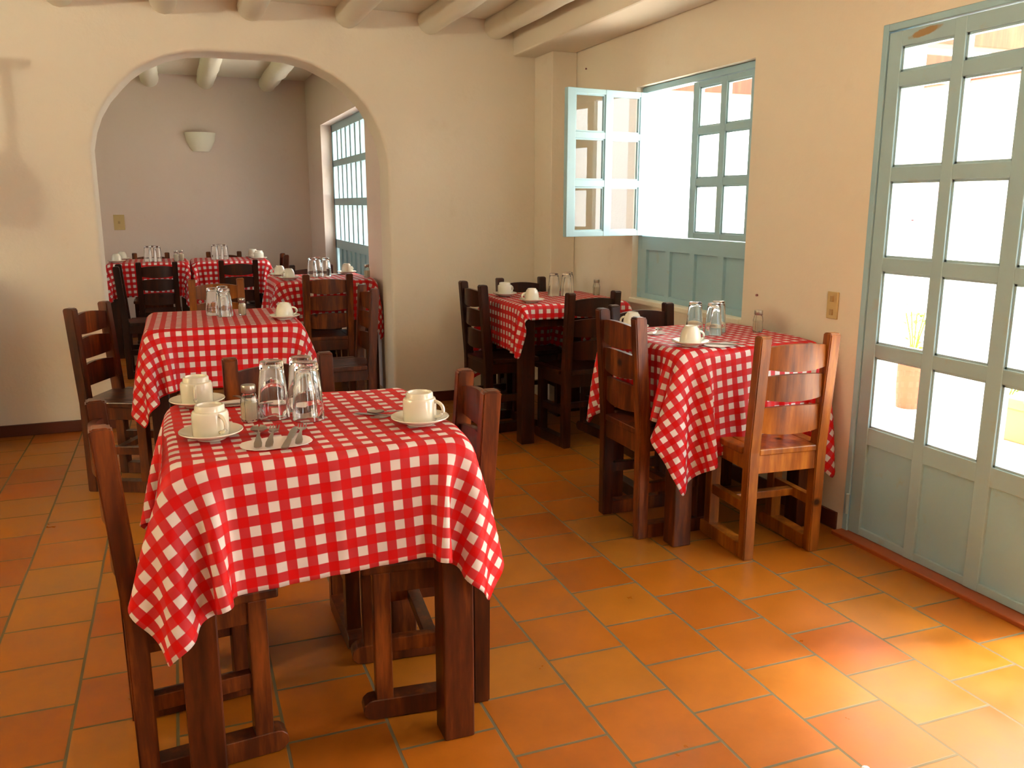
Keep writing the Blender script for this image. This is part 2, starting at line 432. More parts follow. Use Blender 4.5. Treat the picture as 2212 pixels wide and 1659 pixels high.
# window_2: tall barred window of the rear room
w2 = empty('window_2'); w2['kind'] = S
G = XB + .10
m = MB().box(G, G + .06, V0, V0 + .06, VZ0, VZ1, .003).box(G, G + .06, V1 - .06, V1, VZ0, VZ1, .003).box(G, G + .06, V0, V1, VZ1 - .07, VZ1, .003)
m.box(G, G + .06, V0, V1, VZ0, VZ0 + .05, .003).box(G, G + .06, V0, V1, .925, 1.01, .003).box(G, G + .06, V0, V1, 1.335, 1.40, .003).box(G, G + .06, V0, V1, 1.695, 1.755, .003)
n = 9; st = (V1 - V0 - .12) / n
for i in range(1, n): m.box(G + .005, G + .055, V0 + .06 + i * st - .028, V0 + .06 + i * st + .028, VZ0, VZ1, .003)
m.build('window_frame', M['blue'], w2)
for i in range(n):
    a = V0 + .06 + i * st + .026; b = a + st - .052
    MB().box(G + .02, G + .04, a, b, VZ0 + .03, .94).build('lower_panel', M['blue'], w2)
    for c, d in ((1.008, 1.337), (1.398, 1.697), (1.753, 2.02)):
        MB().box(G + .028, G + .031, a, b, c, d).build('glass_pane', M['pane'], w2)

# switches, sconce
def plate_thing(loc, rz, w, h, label, n):
    t = empty('light_switch', loc, rz); tag(t, label, 'light switch')
    MB().box(-w / 2, w / 2, -.008, 0, -h / 2, h / 2, .002).build('cover_plate', M['plate'], t)
    for i in range(n):
        z = (i - (n - 1) / 2) * h / n
        MB().box(-.009, .009, -.014, -.006, z - .012, z + .012, .002).build('rocker', M['platedark'], t)
plate_thing((XW, 1.785, .937), -PI / 2, .062, .112, 'beige two-rocker light switch on the wall between window and door', 2)
plate_thing((-1.205, YB, 1.165), 0, .10, .15, 'small beige light switch on the back wall of the rear room', 1)
m = MB(); n = 20; b = bmesh.new(); rings = []
for z, r in ((0, .075), (.03, .10), (.10, .135), (.185, .15), (.185, .138), (.10, .122), (.03, .088)):
    rings.append([b.verts.new((r * math.cos(PI + PI * k / n), r * .8 * math.sin(PI + PI * k / n), z)) for k in range(n + 1)])
for p, q in zip(rings, rings[1:]):
    for k in range(n): b.faces.new((p[k], p[k + 1], q[k + 1], q[k]))
b.faces.new(rings[0]); bmesh.ops.recalc_face_normals(b, faces=b.faces); m.add(b)
o = m.build('wall_sconce', M['ceiling'], None, True, (-.385, YB, 1.865))
tag(o, 'half-round plaster wall sconce high on the rear room wall', 'wall lamp')

for (yy, zz, lab) in ((4.16, 2.19, 'small dark nail in the right wall above the open window sash'), (2.29, .93, 'small dark nail in the right wall beside the window')):
    o = MB().lathe([(0, 0), (.005, .0), (.0055, .008), (0, .010)], 8, Matrix.Rotation(-PI / 2, 4, 'Y')).build('nail', M['iron'], None, True, (XW, yy, zz)); tag(o, lab, 'nail')
# ------------------------------------------------------------------ furniture
def rear_leg(s, wd):
    b = bmesh.new()
    pr = [(-.19, 0), (-.145, 0), (-.145, .43), (-.178, .872), (-.186, .877), (-.220, .877), (-.226, .872), (-.193, .43)]
    vs = [[b.verts.new((x, y, z)) for y, z in pr] for x in (s * .170, s * .125)]
    n = len(pr)
    b.faces.new(vs[0]); b.faces.new(vs[1][::-1])
    for i in range(n): b.faces.new((vs[0][i], vs[0][(i + 1) % n], vs[1][(i + 1) % n], vs[1][i]))
    bmesh.ops.recalc_face_normals(b, faces=b.faces)
    bmesh.ops.bevel(b, geom=[e for e in b.edges if e.calc_face_angle(0) > .3], offset=.004, segments=2, affect='EDGES')
    return MB().add(b).build('leg', M[wd])
def slat(z0, z1, y0, wd, arch):
    b = bmesh.new(); n = 12; hw = .128; rows = []
    for i in range(n + 1):
        t = i / n; x = -hw + 2 * hw * t; c = 4 * t * (1 - t)
        yb = y0 - .020 * c
        lo = z0 - .012 * c * arch; hi = z1 + .012 * c * arch
        rows.append([b.verts.new(p) for p in ((x, yb - .009, lo), (x, yb + .009, lo), (x, yb + .009, hi), (x, yb - .009, hi))])
    for p, q in zip(rows, rows[1:]):
        for k in range(4): b.faces.new((p[k], p[(k + 1) % 4], q[(k + 1) % 4], q[k]))
    b.faces.new(rows[0]); b.faces.new(rows[-1][::-1])
    bmesh.ops.recalc_face_normals(b, faces=b.faces)
    return MB().add(b).build('back_slat', M[wd], smooth=True)
def make_chair(wd):
    t = empty('dining_chair'); P = []
    for s in (-1, 1):
        P.append(rear_leg(s, wd))
        P.append(MB().box(s * .147 - .0225, s * .147 + .0225, .075, .12, .0, .415, .003).build('leg', M[wd]))
        # sledge foot with a rounded nose
        pts = [(-.145, .002), (.128, .002)] + [(.128 + .028 * math.sin(a), .03 - .028 * math.cos(a)) for a in (.5, 1.1, 1.57, 2.1, 2.7)] + [(.128, .058), (-.145, .058)]
        mt = Matrix(((0, 0, 1, 0), (1, 0, 0, 0), (0, 1, 0, 0), (0, 0, 0, 1)))
        P.append(MB().prism(pts, s * .147 - .026, s * .147 + .026, mt, .002).build('runner', M[wd]))
        P.append(MB().box(s * .147 - .014, s * .147 + .014, -.15, .08, .185, .225, .002).build('side_rail', M[wd]))
        P.append(MB().box(s * .147 - .014, s * .147 + .014, -.15, .08, .355, .415, .002).build('side_apron', M[wd]))
    P.append(MB().box(-.135, .135, -.185, -.163, .345, .425, .002).build('rear_apron', M[wd]))
    P.append(MB().box(-.135, .135, .09, .112, .355, .415, .002).build('front_apron', M[wd]))
    P.append(MB().box(-.14, .14, -.05, -.015, .19, .22, .002).build('stretcher', M[wd]))
    P.append(MB().box(-.125, .125, -.19, .148, .416, .442, .005).box(-.178, -.1255, -.14, .148, .416, .442, .005).box(.1255, .178, -.14, .148, .416, .442, .005).build('seat', M[wd]))
    for z0, z1, y, a in ((.505, .60, -.177, .6), (.635, .72, -.187, .8), (.752, .832, -.196, 1)): P.append(slat(z0, z1, y, wd, a))
    for p in P: p.parent = t
    return t
chairs = {w: make_chair(w) for w in ('wood', 'wood_light', 'wood_dark')}
def chair(x, y, face, label, wd='wood', group=None, s=1.0):
    """x,y = centre of the back between the rear feet; face = degrees the sitter looks, 0 = +y, -90 = +x"""
    a = math.radians(face); off = Vector((0, .1675, 0)); off.rotate(Matrix.Rotation(a, 3, 'Z'))
    return place(chairs[wd], (x + off.x * s, y + off.y * s, 0), a, label, 'chair', group, s)

def make_table(w, d, h, name='dining_table', leg=.08, wd='wood'):
    t = empty(name)
    MB().box(-w / 2 + .016, w / 2 - .016, -d / 2 + .016, d / 2 - .016, h - .034, h - .005, .010).build('tabletop', M[wd], t)
    for sx in (-1, 1):
        for sy in (-1, 1):
            cx, cy = sx * (w / 2 - leg / 2 - .005), sy * (d / 2 - leg / 2 - .005)
            MB().box(cx - leg / 2, cx + leg / 2, cy - leg / 2, cy + leg / 2, 0, h - .03, .004).build('leg', M[wd], t)
    for s in (-1, 1):
        MB().box(-w / 2 + leg, w / 2 - leg, s * (d / 2 - .03) - .011, s * (d / 2 - .03) + .011, h - .12, h - .03, .002).build('apron', M[wd], t)
        MB().box(s * (w / 2 - .03) - .011, s * (w / 2 - .03) + .011, -d / 2 + leg, d / 2 - leg, h - .12, h - .03, .002).build('apron', M[wd], t)
    return t

# ---- draped cloths: position-based relaxation of a square sheet over the table
def drape(w, d, h, L, off, rot, seed, steps=150, xmax=9.0, xmin=-9.0, N=54, balls=(), crease=0,
          flaps={(-1, -1): 205, (1, -1): -20, (1, 1): 45, (-1, 1): 150}):
    rng = np.random.RandomState(seed)
    s = L / (N - 1)
    g = (np.arange(N) - (N - 1) / 2) * s
    U, V = np.meshgrid(g, g, indexing='ij')
    c, sn = math.cos(rot), math.sin(rot)
    X = np.stack([U * c - V * sn + off[0], U * sn + V * c + off[1], np.full_like(U, h + .004)], -1)
    X += rng.normal(0, 1, X.shape) * .0006
    ph = rng.uniform(0, 6.28, 4)
    # start hanging: straight sides, each corner folded into one flap
    hx, hy = w / 2 + .008, d / 2 + .008
    x0, y0 = X[..., 0].copy(), X[..., 1].copy()
    dx, dy = np.abs(x0) - hx, np.abs(y0) - hy
    sx, sy = np.sign(x0), np.sign(y0)
    ox, oy = (dx > 0) & (dy <= 0), (dy > 0) & (dx <= 0)
    X[..., 0] = np.where(ox, sx * hx, X[..., 0]); X[..., 1] = np.where(oy, sy * hy, X[..., 1])
    X[..., 2] -= np.where(ox, dx, 0) + np.where(oy, dy, 0)
    cc = (dx > 0) & (dy > 0)
    rr, fi = np.hypot(dx, dy), np.arctan2(dy, dx)
    fp = np.minimum(fi, PI / 2 - fi)
    for (qx, qy), ang in flaps.items():
        a = math.radians(ang); mk = cc & (sx == qx) & (sy == qy)
        ux, uy = math.cos(a), math.sin(a)
        side = np.where(fi < PI / 4, 1.0, -1.0) * .010 * np.sin(np.minimum(1, rr / .05) * PI / 2) * (1 - np.abs(fi - PI / 4) / (PI / 4))
        tx, ty = (sx - sy) , (sx + sy)
        X[..., 0] = np.where(mk, qx * hx + ux * rr * np.sin(fp) + side * qx * .7, X[..., 0])
        X[..., 1] = np.where(mk, qy * hy + uy * rr * np.sin(fp) - side * qy * .7, X[..., 1])
        X[..., 2] = np.where(mk, h + .004 - rr * np.cos(fp), X[..., 2])
    Vv = np.zeros_like(X); dt = 1 / 75
    def sl(a, b):
        return slice(a, b)
    cons = []
    def addc(di, dj, stiff):
        D0 = math.hypot(di, dj) * s
        ii = abs(di); jj = abs(dj)
        step = 2 * max(ii, jj)
        for pi in range(2 * ii if ii else 1):
            for pj in range(2 * jj if jj else 1):
                pass
        # index arrays coloured so that no vertex is touched twice
        I, J = np.meshgrid(np.arange(N), np.arange(N), indexing='ij')
        I2, J2 = I + di, J + dj
        ok = (I2 >= 0) & (I2 < N) & (J2 >= 0) & (J2 < N)
        key = (I // max(ii, 1)) % 2 if ii else (J // max(jj, 1)) % 2
        for kk in (0, 1):
            mk = ok & (key == kk)
            cons.append((I[mk] * N + J[mk], I2[mk] * N + J2[mk], D0, stiff))
    addc(1, 0, 1.0); addc(0, 1, 1.0)
    addc(1, 1, .9); addc(1, -1, .9)
    addc(2, 0, .02); addc(0, 2, .02)
    P = X.reshape(-1, 3).copy(); Q = P.copy(); Ve = np.zeros_like(P)
    hw, hd, r = w / 2 + .006, d / 2 + .006, .009; h = h + .003
    for it in range(steps):
        Ve *= .95 if it < steps * .6 else .88
        Ve[:, 2] -= 9.8 * dt
        Q = P.copy(); P = P + Ve * dt
        for sub in range(13):
            for a, b, D0, k in cons:
                dv = P[b] - P[a]; ln = np.sqrt((dv * dv).sum(1)) + 1e-9
                cr = (dv * ((ln - D0) / ln * .5 * k)[:, None])
                P[a] += cr; P[b] -= cr
            # table as a box with a rounded rim
            x, y, z = P[:, 0], P[:, 1], P[:, 2]
            qx = np.abs(x) - (hw - r); qy = np.abs(y) - (hd - r); qz = z - (h + .003 - r)
            mx = np.stack([np.maximum(qx, 0), np.maximum(qy, 0), np.maximum(qz, 0)], 1)
            ln = np.sqrt((mx * mx).sum(1)); nz = ln > 1e-9
            inside = (ln < r)
            # outer rounded zone
            m1 = inside & nz
            if m1.any():
                sc = (r / ln[m1])
                bx = np.sign(x[m1]) * (np.minimum(np.abs(x[m1]), hw - r) + mx[m1, 0] * sc)
                by = np.sign(y[m1]) * (np.minimum(np.abs(y[m1]), hd - r) + mx[m1, 1] * sc)
                bz = np.minimum(z[m1], h + .003 - r) + mx[m1, 2] * sc
                P[m1] = np.stack([bx, by, bz], 1)
            m2 = inside & ~nz
            if m2.any():
                dx, dy, dz = -qx[m2], -qy[m2], -qz[m2]
                w_ = np.argmin(np.stack([dx, dy, dz]), 0); idx = np.where(m2)[0]
                e = idx[w_ == 2]; P[e, 2] = h + .003
                e = idx[w_ == 0]; P[e, 0] = np.sign(P[e, 0]) * hw
                e = idx[w_ == 1]; P[e, 1] = np.sign(P[e, 1]) * hd
            P[:, 0] = np.clip(P[:, 0], xmin, xmax)
            for (bx0, bx1, by0, by1, bz0, bz1) in balls:
                ii = np.where((P[:, 0] > bx0) & (P[:, 0] < bx1) & (P[:, 1] > by0) & (P[:, 1] < by1) & (P[:, 2] > bz0) & (P[:, 2] < bz1))[0]
                if len(ii):
                    dd = np.stack([P[ii, 0] - bx0, bx1 - P[ii, 0], P[ii, 1] - by0, by1 - P[ii, 1], bz1 - P[ii, 2]]); w_ = np.argmin(dd, 0)
                    P[ii[w_ == 0], 0] = bx0; P[ii[w_ == 1], 0] = bx1; P[ii[w_ == 2], 1] = by0; P[ii[w_ == 3], 1] = by1; P[ii[w_ == 4], 2] = bz1
        Ve = (P - Q) / dt
        # friction on the table top
        on = (P[:, 2] > h - .001) & (np.abs(P[:, 0]) < hw) & (np.abs(P[:, 1]) < hd)
        P[on, :2] = Q[on, :2]; Ve[on] *= 0
    if crease:
        k = np.exp(-((U.reshape(-1) - .01) / .012) ** 2) * crease
        dn = (P[:, 1] < -hd * .97) & (P[:, 2] < h - .02)
        P[dn, 1] -= k[dn]
        up = P[:, 2] > h - .001
        P[up, 2] += .25 * k[up]
    return P, U.reshape(-1), V.reshape(-1), N

def cloth(label, table_loc, w, d, h, L, off=(0, 0), rot=0, seed=1, group='gingham tablecloths', uvo=(0, 0), **kw):
    P, U, V, N = drape(w, d, h, L, off, rot, seed, **kw)
    me = D.meshes.new('tablecloth')
    F = [(i * N + j, (i + 1) * N + j, (i + 1) * N + j + 1, i * N + j + 1) for i in range(N - 1) for j in range(N - 1)]
    me.from_pydata([tuple(p) for p in P], [], F)
    uv = me.uv_layers.new(name='UVMap')
    idx = np.array([v for q in F for v in q])
    uv.data.foreach_set('uv', np.stack([U[idx] + 5 + uvo[0], V[idx] + 5 + uvo[1]], 1).astype(np.float32).reshape(-1))
    me.polygons.foreach_set('use_smooth', [True] * len(F))
    me.materials.append(M['cloth'])
    o = D.objects.new('tablecloth', me); COL.objects.link(o); o.location = (table_loc[0], table_loc[1], 0)
    md = o.modifiers.new('sub', 'SUBSURF'); md.levels = 1; md.render_levels = 1
    md = o.modifiers.new('thick', 'SOLIDIFY'); md.thickness = .0012; md.offset = 1
    return tag(o, label, 'tablecloth', group)

TB = dict(  # name: (cx, cy, w, d, h)
    A=(-.405, 1.175, .695, .665, .79), B=(-.505, 3.42, .70, .72, .79), D=(.285, 5.40, .70, .68, .81),
    E1=(-.935, 7.53, .68, .66, .83), E2=(-.235, 7.53, .68, .66, .83), F=(1.40, 3.70, .68, .72, .79), G=(1.415, 2.06, .69, .66, .79))
tlab = dict(A='square wooden table with thick legs, nearest the camera', B='wooden table in front of the arch, second from the front on the left',
    D='wooden table just through the arch against its right side', E1='left one of the two tables along the rear room wall',
    E2='right one of the two tables along the rear room wall', F='dark wooden table in the far corner left of the window', G='wooden table under the window beside the door wall')
clab = dict(A='red and white gingham cloth on the nearest table', B='red and white gingham cloth on the table in front of the arch',
    D='red and white gingham cloth on the table just through the arch', E1='red and white gingham cloth on the left table of the rear row',
    E2='red and white gingham cloth on the right table of the rear row', F='red and white gingham cloth hanging high on the far corner table',
    G='red and white gingham cloth hanging low on the table under the window')
ckw = dict(A=dict(L=1.20, off=(-.014, -.006), rot=.045, seed=3, steps=170, crease=.005), B=dict(L=1.24, off=(-.02, .0), rot=-.015, seed=5),
    D=dict(L=1.22, off=(0, 0), rot=.03, seed=8, xmax=.385), E1=dict(L=1.2, seed=11, rot=.02, xmax=.349), E2=dict(L=1.2, seed=12, rot=-.02, xmin=-.349),
    F=dict(L=1.20, off=(.0, .165), rot=.0, seed=14, xmax=.415), G=dict(L=1.30, off=(.02, -.06), rot=.09, seed=21, xmax=.40))
for k_, (cx, cy, w, d, h) in TB.items():
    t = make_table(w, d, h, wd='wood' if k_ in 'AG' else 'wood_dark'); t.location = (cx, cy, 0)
    tag(t, tlab[k_], 'table', 'gingham-covered dining tables')
    cloth(clab[k_], (cx, cy), w, d, h, **ckw[k_])

G_ = 'rustic ladder-back dining chairs'
chair(-.855, 1.10, -84, 'ladder-back chair at the left side of the nearest table, cut by the picture bottom', 'wood', G_)
chair(.018, 1.15, 85, 'reddish ladder-back chair at the right side of the nearest table', 'wood', G_)
chair(-.415, 1.70, 181, 'ladder-back chair behind the nearest table, seen over its glasses', 'wood', G_)
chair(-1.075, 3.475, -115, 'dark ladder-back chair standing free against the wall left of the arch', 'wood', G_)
chair(-.47, 4.75, 180, 'honey-coloured ladder-back chair behind the table in front of the arch', 'wood_light', G_)
chair(.30, 3.93, 92, 'turned chair right of the table in front of the arch, seen from its side', 'wood', G_)
chair(.26, 4.95, 0, 'chair with its back to the camera at the table through the arch', 'wood', G_)
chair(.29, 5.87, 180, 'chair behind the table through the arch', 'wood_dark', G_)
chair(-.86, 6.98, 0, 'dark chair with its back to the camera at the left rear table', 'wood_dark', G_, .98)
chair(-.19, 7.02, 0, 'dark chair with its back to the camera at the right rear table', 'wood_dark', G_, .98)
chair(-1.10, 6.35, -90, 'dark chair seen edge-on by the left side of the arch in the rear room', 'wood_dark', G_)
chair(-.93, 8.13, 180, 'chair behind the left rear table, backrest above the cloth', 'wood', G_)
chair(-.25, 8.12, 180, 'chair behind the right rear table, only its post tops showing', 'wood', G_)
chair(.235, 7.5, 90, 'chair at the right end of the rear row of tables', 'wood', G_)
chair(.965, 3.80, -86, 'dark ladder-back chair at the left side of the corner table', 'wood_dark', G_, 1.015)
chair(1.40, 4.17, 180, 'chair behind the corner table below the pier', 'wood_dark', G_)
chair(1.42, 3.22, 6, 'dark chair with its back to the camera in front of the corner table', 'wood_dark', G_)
chair(1.005, 2.035, -90, 'chair at the left side of the table under the window', 'wood', G_, 1.045)
chair(1.38, 2.55, 180, 'chair behind the table under the window', 'wood_dark', G_)
chair(1.428, 1.535, -4, 'honey-coloured chair with its back to the camera, nearest the door', 'wood_light', G_)

# ------------------------------------------------------------------ tableware
def handle(r0, z0, z1, out, rad, n=12):
    pts = []
    for i in range(n + 1):
        t = i / n; a = -PI / 2 + PI * t
        pts.append((r0 + out * math.cos(a) * (1.0), 0, (z0 + z1) / 2 + (z1 - z0) / 2 * math.sin(a)))
    pts[0] = (r0 - .004, 0, pts[0][2]); pts[-1] = (r0 - .004, 0, pts[-1][2])
    return MB().tube(pts, rad, 8)
def make_cup(kind):
    t = empty('coffee_cup')
    if kind == 'stack':      # straight stacking cup, upside down
        prof = [(.041, 0), (.0425, .002), (.0425, .052), (.040, .058), (.035, .060), (.034, .071), (.032, .0735), (.0285, .0735), (.027, .069), (0, .068), (0, .060), (.034, .054), (.038, .046), (.0385, .002), (.041, 0)]
        MB().lathe(prof, 40).build('cup_body', M['china'], t, True)
        handle(.041, .012, .052, .024, .0048).build('handle', M['china'], t, True)
    else:                    # tapering cup, upside down
        prof = [(.041, 0), (.0425, .002), (.0415, .02), (.038, .042), (.031, .060), (.025, .066), (.0245, .070), (.021, .070), (.020, .066), (0, .066), (0, .060), (.025, .058), (.033, .044), (.038, .02), (.039, .002), (.041, 0)]
        MB().lathe(prof, 40).build('cup_body', M['china'], t, True)
        handle(.037, .010, .046, .024, .0045).build('handle', M['china'], t, True)
    return t
cups = {k: make_cup(k) for k in ('stack', 'taper')}
m = MB().lathe([(0, .003), (.026, .003), (.028, 0), (.034, 0), (.036, .004), (.055, .010), (.072, .018), (.074, .020), (.073, .022), (.055, .0145), (.036, .008), (.028, .0065), (0, .0065)], 48)
saucer0 = m.build('saucer', M['china'], None, True)
m = MB().lathe([(.0365, 0), (.0375, .002), (.036, .03), (.0285, .118), (.0272, .130), (.0258, .136), (.020, .138), (0, .136), (0, .122), (.0205, .123), (.0255, .116), (.0338, .03), (.0352, .001), (.0365, 0)], 36)
glass0 = m.build('drinking_glass', M['glass'], None, True)
def make_jar(white):
    t = empty('salt_shaker')
    MB().lathe([(0, .001), (.017, .0), (.020, .004), (.0205, .045), (.0175, .060), (.0145, .066), (.0145, .074), (.013, .074), (.0128, .064), (.016, .058), (.0185, .045), (.0180, .006), (.016, .003), (0, .003)], 8).build('jar', M['jar'], t)
    MB().lathe([(0, .0035), (.0155, .0035), (.0175, .008), (.0176, .040 if not white else .050), (.015, .044 if not white else .056), (0, .045 if not white else .057)], 16).build('salt', M['salt'], t, True)
    MB().lathe([(.0155, .068), (.0162, .069), (.0162, .083), (.0155, .085), (.0150, .0855), (0, .0856)], 20).build('cap', M['steel'], t, True)
    return t
jar0 = make_jar(False); jar1 = make_jar(True)

def saucer_cup(x, y, z, face, slab, clab_, kind='stack', cup_off=(0, 0)):
    g = 'white saucers'; 
    place(saucer0, (x, y, z), random.uniform(0, 6), slab, 'saucer', g)
    place(cups[kind], (x + cup_off[0], y + cup_off[1], z + .0098), math.radians(face), clab_, 'cup', 'upturned white cups')
ZA = .7955
def zt(k): return TB[k][4] + .0085
saucer_cup(-.646, 1.064, zt('A'), -60, 'white saucer at the front left corner of the nearest table', 'upturned white cup at the front left corner of the nearest table')
saucer_cup(-.668, 1.435, zt('A'), -95, 'white saucer at the back left corner of the nearest table', 'upturned white cup at the back left corner of the nearest table')
saucer_cup(-.145, 1.02, zt('A'), -40, 'white saucer at the right edge of the nearest table', 'upturned white cup at the right edge of the nearest table')
saucer_cup(-.225, 3.23, zt('B'), 5, 'white saucer on the table in front of the arch', 'upturned white cup with handle right, on the table in front of the arch', 'taper')
saucer_cup(.01, 5.56, zt('D'), 150, 'white saucer at the back left of the table through the arch', 'left one of two upturned cups on the table through the arch', 'taper')
saucer_cup(.04, 5.24, zt('D'), 210, 'white saucer at the front left of the table through the arch', 'front one of two upturned cups left on the table through the arch', 'taper')
saucer_cup(.52, 5.62, zt('D'), 30, 'white saucer at the back right of the table through the arch', 'upturned white cup before the blue window panel of the rear room', 'taper')
saucer_cup(-1.19, 7.30, zt('E1'), 90, 'white saucer at the left end of the rear row', 'upturned white cup at the left end of the rear row', 'taper')
saucer_cup(-1.16, 7.62, zt('E1'), 60, 'white saucer at the back left of the rear row', 'upturned white cup at the back left of the rear row', 'taper')
saucer_cup(.02, 7.33, zt('E2'), 180, 'white saucer at the right end of the rear row', 'upturned white cup at the right end of the rear row', 'stack')
saucer_cup(-.01, 7.62, zt('E2'), 120, 'white saucer at the back right of the rear row', 'upturned white cup at the back right of the rear row', 'stack')
saucer_cup(1.175, 3.47, zt('F'), 180, 'white saucer at the front left of the corner table', 'upturned cup with handle left at the front of the corner table', 'taper')
saucer_cup(1.15, 3.84, zt('F'), 20, 'white saucer at the back left of the corner table', 'shaded upturned cup at the back left of the corner table', 'stack')
saucer_cup(1.178, 1.835, zt('G'), 0, 'white saucer at the front left of the table under the window', 'upturned cup with handle right at the front of the table under the window', 'taper')
saucer_cup(1.175, 2.30, zt('G'), 120, 'white saucer at the back left of the table under the window', 'upturned cup behind the top slat of the chair left of the window table', 'taper')

gl = 'upturned drinking glasses'
def glass(x, y, z, lab): place(glass0, (x, y, z), random.uniform(0, 6), lab, 'glass', gl, 1.1 if z < .81 and y < 1.6 else 1.0)
glass(-.484, 1.225, zt('A'), 'upturned glass beside the salt shaker on the nearest table')
glass(-.402, 1.172, zt('A'), 'right front upturned glass on the nearest table')
glass(-.404, 1.262, zt('A'), 'rear upturned glass of the three on the nearest table')
glass(-.540, 3.515, zt('B'), 'left upturned glass of the cluster on the table in front of the arch')
glass(-.487, 3.445, zt('B'), 'front upturned glass of the cluster on the table in front of the arch')
glass(-.488, 3.592, zt('B'), 'rear upturned glass of the cluster on the table in front of the arch')
glass(.235, 5.46, zt('D'), 'left upturned glass on the table through the arch')
glass(.335, 5.44, zt('D'), 'right upturned glass on the table through the arch')
glass(.285, 5.52, zt('D'), 'middle rear upturned glass on the table through the arch')
glass(-.935, 7.40, zt('E1'), 'left upturned glass on the left rear table')
glass(-.855, 7.39, zt('E1'), 'right upturned glass on the left rear table')
glass(-.895, 7.47, zt('E1'), 'rear upturned glass on the left rear table')
glass(-.36, 7.50, zt('E2'), 'left upturned glass on the right rear table')
glass(-.275, 7.49, zt('E2'), 'right upturned glass on the right rear table')
glass(-.315, 7.57, zt('E2'), 'rear upturned glass on the right rear table')
glass(1.44, 3.76, zt('F'), 'left upturned glass on the corner table')
glass(1.515, 3.74, zt('F'), 'middle upturned glass on the corner table')
glass(1.56, 3.81, zt('F'), 'rear upturned glass on the corner table')
glass(1.378, 2.115, zt('G'), 'left upturned glass on the table under the window')
glass(1.43, 2.05, zt('G'), 'middle upturned glass on the table under the window')
glass(1.492, 2.11, zt('G'), 'right upturned glass on the table under the window')
sh = 'salt shakers'
place(jar0, (-.546, 1.205, zt('A')), .2, 'octagonal glass salt shaker with steel cap on the nearest table', 'salt shaker', sh, 1.12)
place(jar1, (-.405, 3.46, zt('B')), .3, 'full white salt shaker on the table in front of the arch', 'salt shaker', sh)
place(jar0, (.60, 5.25, zt('D')), .1, 'salt shaker at the right edge of the table through the arch', 'salt shaker', sh)
place(jar1, (-.70, 7.33, zt('E1')), .1, 'salt shaker between the two rear tables, left one', 'salt shaker', sh, 1.12)
place(jar1, (-.655, 7.38, zt('E1')), .5, 'salt shaker between the two rear tables, right one', 'salt shaker', sh, 1.12)
place(jar0, (1.70, 3.70, zt('F')), .6, 'salt shaker at the window end of the corner table', 'salt shaker', sh)
place(jar0, (1.66, 2.05, zt('G')), .4, 'salt shaker by the wall on the table under the window', 'salt shaker', sh)

# cutlery, lying along +y (head at +y)
def strip(pts, th, zc=lambda y: 0):
    """pts = [(y, halfwidth)], flat bar with thickness th following zc"""
    b = bmesh.new(); rows = []
    for y, w in pts:
        z = zc(y); rows.append([b.verts.new(p) for p in ((-w, y, z), (w, y, z), (w, y, z + th), (-w, y, z + th))])
    for p, q in zip(rows, rows[1:]):
        for k in range(4): b.faces.new((p[k], p[(k + 1) % 4], q[(k + 1) % 4], q[k]))
    b.faces.new(rows[0]); b.faces.new(rows[-1][::-1]); bmesh.ops.recalc_face_normals(b, faces=b.faces); return b
hz = lambda y: .004 + .006 * math.sin(max(0, min(1, (y + .085) / .15)) * PI)
hp = [(-.085, .004), (-.08, .0085), (-.06, .009), (-.02, .005), (.02, .003), (.04, .0035)]
def make_fork():
    m = MB().add(strip(hp + [(.052, .010)], .0022, hz)).add(strip([(.052, .010), (.060, .012), (.068, .012)], .002, lambda y: .006))
    for i in range(4): m.add(strip([(.066, .0016), (.098, .0011)], .0018, lambda y: .006 + (y - .066) * .08), Matrix.Translation((-.0102 + i * .0068, 0, 0)))
    return m.build('fork', M['steel'], None, True)
def make_spoon():
    m = MB().add(strip(hp, .0022, hz))
    b = bmesh.new(); rows = []
    for i in range(9):
        t = i / 8 * 1.0; y = .038 + .055 * t; w = .0195 * math.sqrt(max(0, 1 - (2 * t - 1) ** 2)) * (1 - .15 * t) + .002
        row = [b.verts.new((w * s, y, .003 + .007 * s * s + .003 * abs(2 * t - 1))) for s in (-1, -.6, 0, .6, 1)]
        rows.append(row)
    for p, q in zip(rows, rows[1:]):
        for k in range(4): b.faces.new((p[k], p[k + 1], q[k + 1], q[k]))
    r = bmesh.ops.extrude_face_region(b, geom=b.faces[:]); bmesh.ops.translate(b, vec=(0, 0, .0014), verts=[v for v in r['geom'] if isinstance(v, bmesh.types.BMVert)])
    bmesh.ops.recalc_face_normals(b, faces=b.faces); m.add(b)
    return m.build('spoon', M['steel'], None, True)
def make_knife():
    m = MB().add(strip([(-.09, .005), (-.085, .008), (-.03, .0075), (0, .006)], .004)).add(strip([(0, .006), (.01, .008), (.07, .009), (.10, .007), (.112, .002)], .0018, lambda y: .001))
    return m.build('table_knife', M['steel'], None, True)
protos = dict(fork=make_fork(), spoon=make_spoon(), table_knife=make_knife())
def cut(kind, x0, y0, x1, y1, z, lab):
    a = math.atan2(y1 - y0, x1 - x0) - PI / 2
    L = math.hypot(x1 - x0, y1 - y0) / .18; L = max(.82, min(1.0, L))
    place(protos[kind], ((x0 + x1) / 2, (y0 + y1) / 2, z), a, lab, kind.replace('table_', ''), 'loose cutlery', L)
